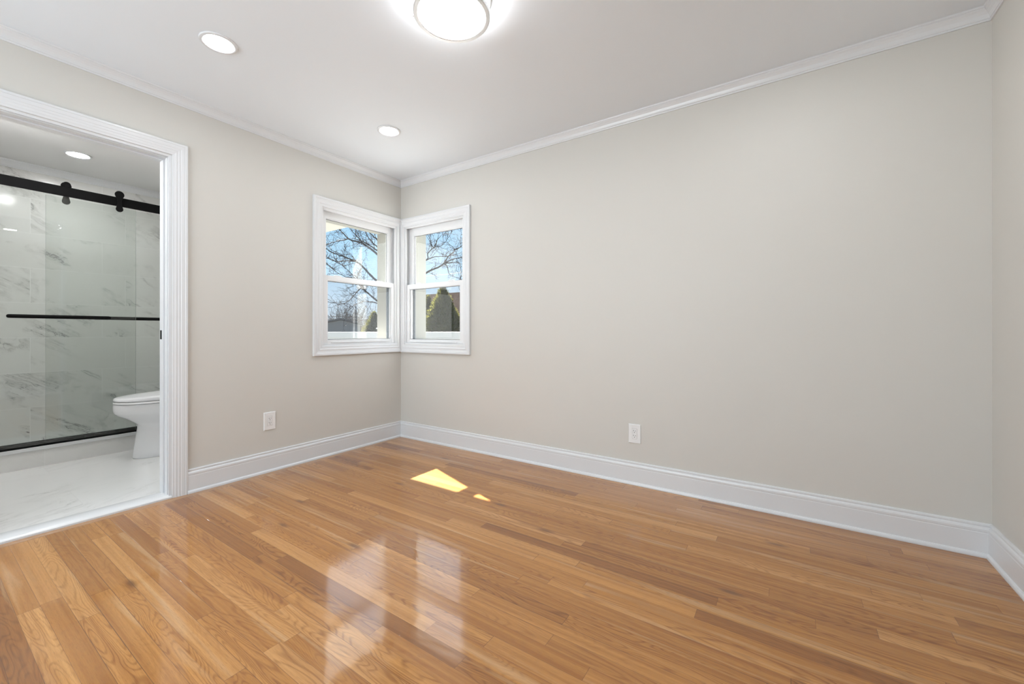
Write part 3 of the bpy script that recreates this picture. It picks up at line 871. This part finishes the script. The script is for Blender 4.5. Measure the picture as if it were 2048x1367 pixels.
# ------------------------------------------------------------------ outside: ground, porch roof, fence
b = B(); box(b, -90, 60, TK, 90, GZ - 0.2, GZ); box(b, -90, BX0 - 0.12, -40, TK, GZ - 0.2, GZ); obj('ground', b, M['grass'], kind='structure')
b = B(); box(b, -3.2, -TK, -0.91, 0.062, 2.15, 2.27); obj('roof_overhang', b, M['soffit'], kind='structure')
FY = 3.2
fe = empty('vinyl_fence', (-4.0, FY, GZ), 'white vinyl privacy fence with capped posts across the yard', 'fence')
posts = [-6.70 + 2.42 * k for k in range(-3, 4)]
for i, px in enumerate(posts):
    b = B(); box(b, px - 0.064, px + 0.064, FY - 0.064, FY + 0.064, GZ, 1.06, 0.004, 1); p = obj('post', b, M['fence'], fe)
    b = B(); box(b, px - 0.085, px + 0.085, FY - 0.085, FY + 0.085, 1.06, 1.085, 0.004, 1)
    loft(b, [[(px + sx * 0.07, FY + sy * 0.07, 1.085) for sx, sy in ((-1, -1), (1, -1), (1, 1), (-1, 1))], [(px + sx * 0.01, FY + sy * 0.01, 1.12) for sx, sy in ((-1, -1), (1, -1), (1, 1), (-1, 1))]])
    obj('post_cap', b, M['fence'], p)
    if i:
        a = posts[i - 1] + 0.064
        c = px - 0.064
        b = B(); box(b, a, c, FY - 0.022, FY + 0.022, 0.86, 1.0, 0.004, 1); obj('rail', b, M['fence'], fe)
        b = B(); box(b, a, c, FY - 0.022, FY + 0.022, GZ + 0.05, GZ + 0.19, 0.004, 1); obj('rail', b, M['fence'], fe)
        b = B()
        n = 14
        wd = (c - a) / n
        for k in range(n):
            box(b, a + k * wd + 0.002, a + (k + 1) * wd - 0.002, FY - 0.011, FY + 0.011, GZ + 0.19, 0.86)
        obj('panel', b, M['fence'], fe)

# ------------------------------------------------------------------ outside: trees
VR = Vector((0.8314, 0.5557, 0))
VF = Vector((-0.5557, 0.8314, 0))
def twigs(bm, p, d, length, r, lvl, rnd, spread=0.75, lift=0.12):
    """one crooked shoot with side shoots"""
    n = 7 if lvl > 1 else 5
    pts = [p.copy()]
    dd = d.normalized()
    for i in range(n):
        dd = (dd + Vector((rnd.uniform(-1, 1), rnd.uniform(-1, 1), rnd.uniform(-1, 1) + lift)) * 0.36).normalized()
        pts.append(pts[-1] + dd * length / n)
    tube(bm, pts, [r * (1 - 0.8 * i / n) for i in range(n + 1)], 4 if r > 0.012 else 3, False)
    if lvl <= 0:
        return
    for k in range(rnd.choice((3, 4, 5))):
        f = rnd.uniform(0.2, 1.0)
        i = min(int(f * n), n - 1)
        q = pts[i].lerp(pts[i + 1], f * n - i)
        side = Vector((rnd.uniform(-1, 1), rnd.uniform(-1, 1), rnd.uniform(-1, 1))).normalized()
        twigs(bm, q, dd * 0.6 + side * spread, length * rnd.uniform(0.42, 0.7), max(r * 0.6, 0.0042), lvl - 1, rnd, spread, lift)

LIMBS = [
 [(-0.73, 2.545), (-1.093, 2.893), (-1.354, 3.124), (-1.701, 3.269), (-2.049, 3.385), (-2.31, 3.53), (-2.484, 3.588)],
 [(-1.354, 3.124), (-1.615, 3.168), (-2.02, 3.153), (-2.31, 3.269), (-2.484, 3.24)],
 [(-0.73, 3.356), (-1.18, 3.704), (-1.615, 3.835), (-1.875, 4.081), (-2.049, 4.284)],
 [(-1.615, 3.835), (-1.904, 3.777), (-2.31, 3.646), (-2.484, 3.617)],
 [(-0.73, 3.472), (-1.035, 3.675), (-1.325, 3.806), (-1.615, 3.849)],
 [(-0.73, 3.588), (-0.919, 3.762), (-1.093, 3.994), (-1.209, 4.284)],
 [(-0.73, 3.791), (-0.948, 3.994), (-1.209, 4.197)],
 [(-1.18, 3.704), (-1.383, 3.936), (-1.557, 4.139), (-1.701, 4.371)],
 [(-0.73, 1.936), (-1.035, 2.197), (-1.209, 2.342), (-1.325, 2.516), (-1.499, 2.748)],
 [(-0.73, 1.864), (-1.093, 1.922), (-1.441, 1.849), (-1.701, 1.617)],
 [(-1.209, 2.342), (-1.354, 2.226), (-1.528, 2.023), (-1.817, 1.82), (-2.136, 1.936)],
 [(-1.10, 2.25), (-1.25, 2.52), (-1.383, 2.69), (-1.499, 2.748), (-1.788, 3.009), (-1.991, 3.153)],
 [(-1.10, 2.25), (-1.28, 2.50), (-1.412, 2.632), (-1.615, 2.661), (-1.962, 2.806), (-2.31, 3.095), (-2.484, 3.182)],
 [(0.744, 2.791), (1.106, 2.965), (1.28, 3.095), (1.396, 3.298), (1.599, 3.501), (1.425, 3.704)],
 [(1.28, 3.095), (1.541, 3.197), (1.831, 3.284), (2.005, 3.298)],
 [(1.106, 2.965), (1.396, 3.095), (1.773, 3.081), (1.802, 2.69)],
 [(1.599, 3.501), (1.802, 3.588), (1.947, 3.791)],
 [(0.758, 3.182), (1.048, 3.293), (1.338, 3.284), (1.541, 3.327)],
 [(0.758, 3.197), (0.822, 3.4), (1.019, 3.574), (1.251, 3.617), (1.541, 3.994)],
 [(1.019, 3.574), (0.932, 3.617), (0.845, 3.878), (0.787, 3.965)],
 [(1.28, 3.095), (1.396, 2.98), (1.454, 2.777), (1.657, 2.661)],
 [(1.019, 3.574), (1.077, 3.791), (1.251, 3.965)]]
T0 = Vector((-6.69, 5.87, 0))
rnd = random.Random(11)
tree = empty('bare_tree', (T0.x, T0.y, GZ), 'big leafless tree spreading dark branches behind the house corner', 'tree')
b = B()
tube(b, [T0 + Vector((0, 0, GZ)), T0 + Vector((0.02, 0, GZ + 0.25)), T0 + Vector((0.0, 0.03, 0.6)), T0 + Vector((-0.03, 0.05, 1.5)), T0 + Vector((0.02, 0.02, 2.4)), T0 + Vector((0.0, 0.0, 3.4)), T0 + Vector((0.05, 0.1, 4.8))], [0.30, 0.23, 0.20, 0.18, 0.14, 0.10, 0.04], 12)
obj('trunk', b, M['bark'], tree, smooth=True)
bl = B(); bt = B()
for li, L in enumerate(LIMBS):
    main = abs(abs(L[0][0]) - 0.745) < 0.03
    s = -1 if L[0][0] < 0 else 1
    v = 0.0
    pts = []
    dv = rnd.uniform(-0.12, 0.12)
    if main:
        pts.append(T0 + Vector((0, 0, L[0][1] - 0.55)))
        pts.append(T0 + VR * (s * 0.3) + Vector((0, 0, L[0][1] - 0.28)))
    for (u, z) in L:
        pts.append(T0 + VR * u + VF * v + Vector((0, 0, z)))
        v += dv * 0.4 if main else 0.0
    r0 = {0: 0.042, 2: 0.048, 4: 0.040, 5: 0.034, 6: 0.040, 8: 0.040, 9: 0.022, 13: 0.040, 17: 0.026, 18: 0.024}.get(li, 0.020)
    fine = [pts[0]]
    for i in range(len(pts) - 1):
        p0, p1, p2, p3 = pts[max(i - 1, 0)], pts[i], pts[i + 1], pts[min(i + 2, len(pts) - 1)]
        for k in range(1, 5):
            f = k / 4
            q = 0.5 * (2 * p1 + (p2 - p0) * f + (2 * p0 - 5 * p1 + 4 * p2 - p3) * f * f + (3 * p1 - p0 - 3 * p2 + p3) * f ** 3)
            if k < 4:
                q = q + Vector((rnd.uniform(-1, 1), rnd.uniform(-1, 1), rnd.uniform(-1, 1))) * 0.012
            fine.append(q)
    pts = fine
    n = len(pts)
    tube(bl, pts, [r0 * (1 - 0.86 * i / (n - 1)) for i in range(n)], 7, False)
    for i in range(8 if main else 0, n - 1):
        d = pts[i + 1] - pts[i]
        for k in range(1 if rnd.random() < d.length * 8 else 0):
            q = pts[i].lerp(pts[i + 1], rnd.random())
            side = Vector((rnd.uniform(-1, 1), rnd.uniform(-1, 1), rnd.uniform(-0.8, 1.1))).normalized()
            twigs(bt, q, d.normalized() * 0.7 + side, rnd.uniform(0.25, 0.75), rnd.uniform(0.006, 0.011), 2 if rnd.random() < 0.45 else 1, rnd)
    twigs(bt, pts[-1], pts[-1] - pts[-2], 0.7, 0.008, 2, rnd)
obj('limbs', bl, M['bark'], tree)
tw = obj('twigs', bt, M['twig'], tree); tw['kind'] = 'stuff'

def conifer(x, y, h, r, seed, label, group):
    rn = random.Random(seed)
    t = empty('conifer', (x, y, GZ), label, 'conifer', group)
    b = B(); tube(b, [(x, y, GZ), (x, y, GZ + h * 0.9)], [0.07, 0.01], 8); obj('trunk', b, M['bark'], t)
    b = B()
    # dense lumpy cone
    n, m = 40, 34
    loops = []
    for j in range(m + 1):
        f = j / m
        rr = r * (math.sin(min(1.0, (1 - f) * 1.55 + 0.02) * PI / 2) ** 1.15) * (0.9 if f < 0.05 else 1.0)
        lp = []
        for k in range(n):
            a = 2 * PI * k / n
            q = Vector((math.cos(a) * 2.1, math.sin(a) * 2.1, f * h * 3.0 + seed))
            dsp = 0.9 + 0.30 * mnoise.noise(q) + 0.22 * mnoise.noise(q * 2.7)
            lp.append((x + math.cos(a) * rr * dsp, y + math.sin(a) * rr * dsp, GZ + 0.08 + f * (h - 0.08) + 0.05 * mnoise.noise(q * 3.1)))
        loops.append(lp)
    loft(b, loops)
    core = [(Vector(p), Vector((p[0] - x, p[1] - y, 0.25 * r))) for lp in loops[1:] for p in lp]
    for i in range(9000):
        p, d = rn.choice(core)
        d = (d.normalized() + Vector((rn.uniform(-1, 1), rn.uniform(-1, 1), rn.uniform(-0.6, 1))) * 0.75).normalized()
        s = d.orthogonal().normalized()
        s = (s + d.cross(s) * rn.uniform(-2, 2)).normalized()
        l, wd = rn.uniform(0.05, 0.12), rn.uniform(0.010, 0.022)
        q = p + d * 0.01 + Vector((rn.uniform(-1, 1), rn.uniform(-1, 1), rn.uniform(-1, 1))) * 0.03
        vs = [b.verts.new(q - s * wd), b.verts.new(q + s * wd), b.verts.new(q + s * wd * 0.6 + d * l * 0.7), b.verts.new(q + d * l)]
        b.faces.new(vs)
    f = obj('foliage', b, M['conifer'], t)
    return t
conifer(-4.16, 5.0, 2.87, 0.68, 3, 'tall cone shaped evergreen shrub seen through the right window', 'evergreen shrubs beyond the fence')
conifer(-7.2, 7.5, 2.95, 0.5, 8, 'smaller evergreen shrub at the left of the cone shaped one', 'evergreen shrubs beyond the fence')
conifer(-8.15, 6.0, 2.35, 0.62, 5, 'low yellowish evergreen shrub seen through the left window beside the fence post', 'evergreen shrubs beyond the fence')

def shrub(x, y, h, r, seed, label):
    rn = random.Random(seed)
    b = B()
    for k in range(26):
        a = rn.uniform(0, 2 * PI)
        rr = r * 0.35 * rn.random()
        p = Vector((x + rr * math.cos(a), y + rr * math.sin(a), GZ))
        twigs(b, p, Vector((math.cos(a) * rn.uniform(0, 0.7), math.sin(a) * rn.uniform(0, 0.7), 1.0)), h * rn.uniform(0.5, 0.85), 0.03, 3 if k % 3 else 2, rn, 0.8, 0.3)
    o = obj('bare_shrub', b, M['twig'], None, (x, y, GZ))
    tag(o, label, 'shrub', 'leafless shrubs behind the yard')
shrub(-27.6, 17.0, 4.0, 2.0, 21, 'leafless shrub at the left edge of the left window, nearest of the three')
shrub(-31.6, 21.4, 4.4, 2.0, 22, 'leafless shrub behind the shed roof slope, seen through the left window')
shrub(-36.0, 26.0, 4.8, 2.0, 23, 'leafless shrub right of the shed, farthest of the three')

# ------------------------------------------------------------------ outside: buildings, pole, cables
def gable(name, cx, cy, ang, wd, ln, zb, ze, zr, mw, mr, label, ov=0.25):
    t = empty(name, (cx, cy, zb), label, 'building')
    ca, sa = math.cos(ang), math.sin(ang)
    P = lambda u, v, z: Vector((cx + u * ca - v * sa, cy + u * sa + v * ca, z))
    b = B()
    sec = lambda v: [P(-wd / 2, v, zb), P(wd / 2, v, zb), P(wd / 2, v, ze), P(0, v, zr), P(-wd / 2, v, ze)]
    loft(b, [sec(0), sec(ln)]); obj('walls', b, mw, t)
    b = B()
    k = (zr - ze) / (wd / 2)
    e = ov
    for s in (-1, 1):
        lo = [(0, zr + 0.02), (s * (wd / 2 + e), ze - k * e + 0.02), (s * (wd / 2 + e), ze - k * e + 0.12), (0, zr + 0.12)]
        loft(b, [[P(u, -e, z) for u, z in lo], [P(u, ln + e, z) for u, z in lo]])
    obj('roof', b, mr, t)
    return t
gable('shed', -19.0, 12.0, math.radians(56.5), 2.2, 3.6, GZ, 1.44, 1.70, M['garage_wall'], M['garage_roof'], 'low grey shed with a shallow dark gable roof, beyond the fence', 0.10)
gable('house', -9.2, 17.6, math.radians(90), 6.4, 9.6, GZ, 1.2, 3.45, M['house_wall'], M['shingle'], 'house with a brown shingle roof behind the evergreen shrubs')
po = empty('utility_pole', (-31.0, 43.0, GZ), 'weathered utility pole with a transformer, at the edge of the right window', 'utility pole')
b = B(); tube(b, [(-31.0, 43.0, GZ), (-31.0, 43.0, 9.6)], [0.17, 0.12], 12); obj('mast', b, M['pole'], po, smooth=True)
b = B(); box(b, -32.1, -29.9, 42.9, 43.1, 8.9, 9.1); obj('crossarm', b, M['pole'], po)
b = B(); lathe(b, [(0.0, 0), (0.28, 0), (0.30, 0.05), (0.30, 1.0), (0.25, 1.08), (0.0, 1.1)], -31.35, 42.8, 6.9, 20); obj('transformer', b, M['garage_wall'], po, smooth=True)
def cable(z0, z1, y, r, label):
    b = B()
    pts = []
    for k in range(33):
        f = k / 32
        pts.append((-75 + 75 * f, y, z0 + (z1 - z0) * f - 1.0 * math.sin(PI * f)))
    tube(b, pts, r, 5)
    o = obj('utility_cable', b, M['cable'], None, (-75, y, z0))
    tag(o, label, 'cable', 'overhead cables behind the yard')
cable(10.4, 10.4, 42.0, 0.022, 'thin overhead cable crossing the blue sky, highest of the three')
cable(4.2, 4.2, 41.0, 0.045, 'overhead cable crossing the leafless shrubs, middle of the three')
cable(3.7, 3.6, 41.0, 0.055, 'overhead cable just above the shed roof, lowest of the three')
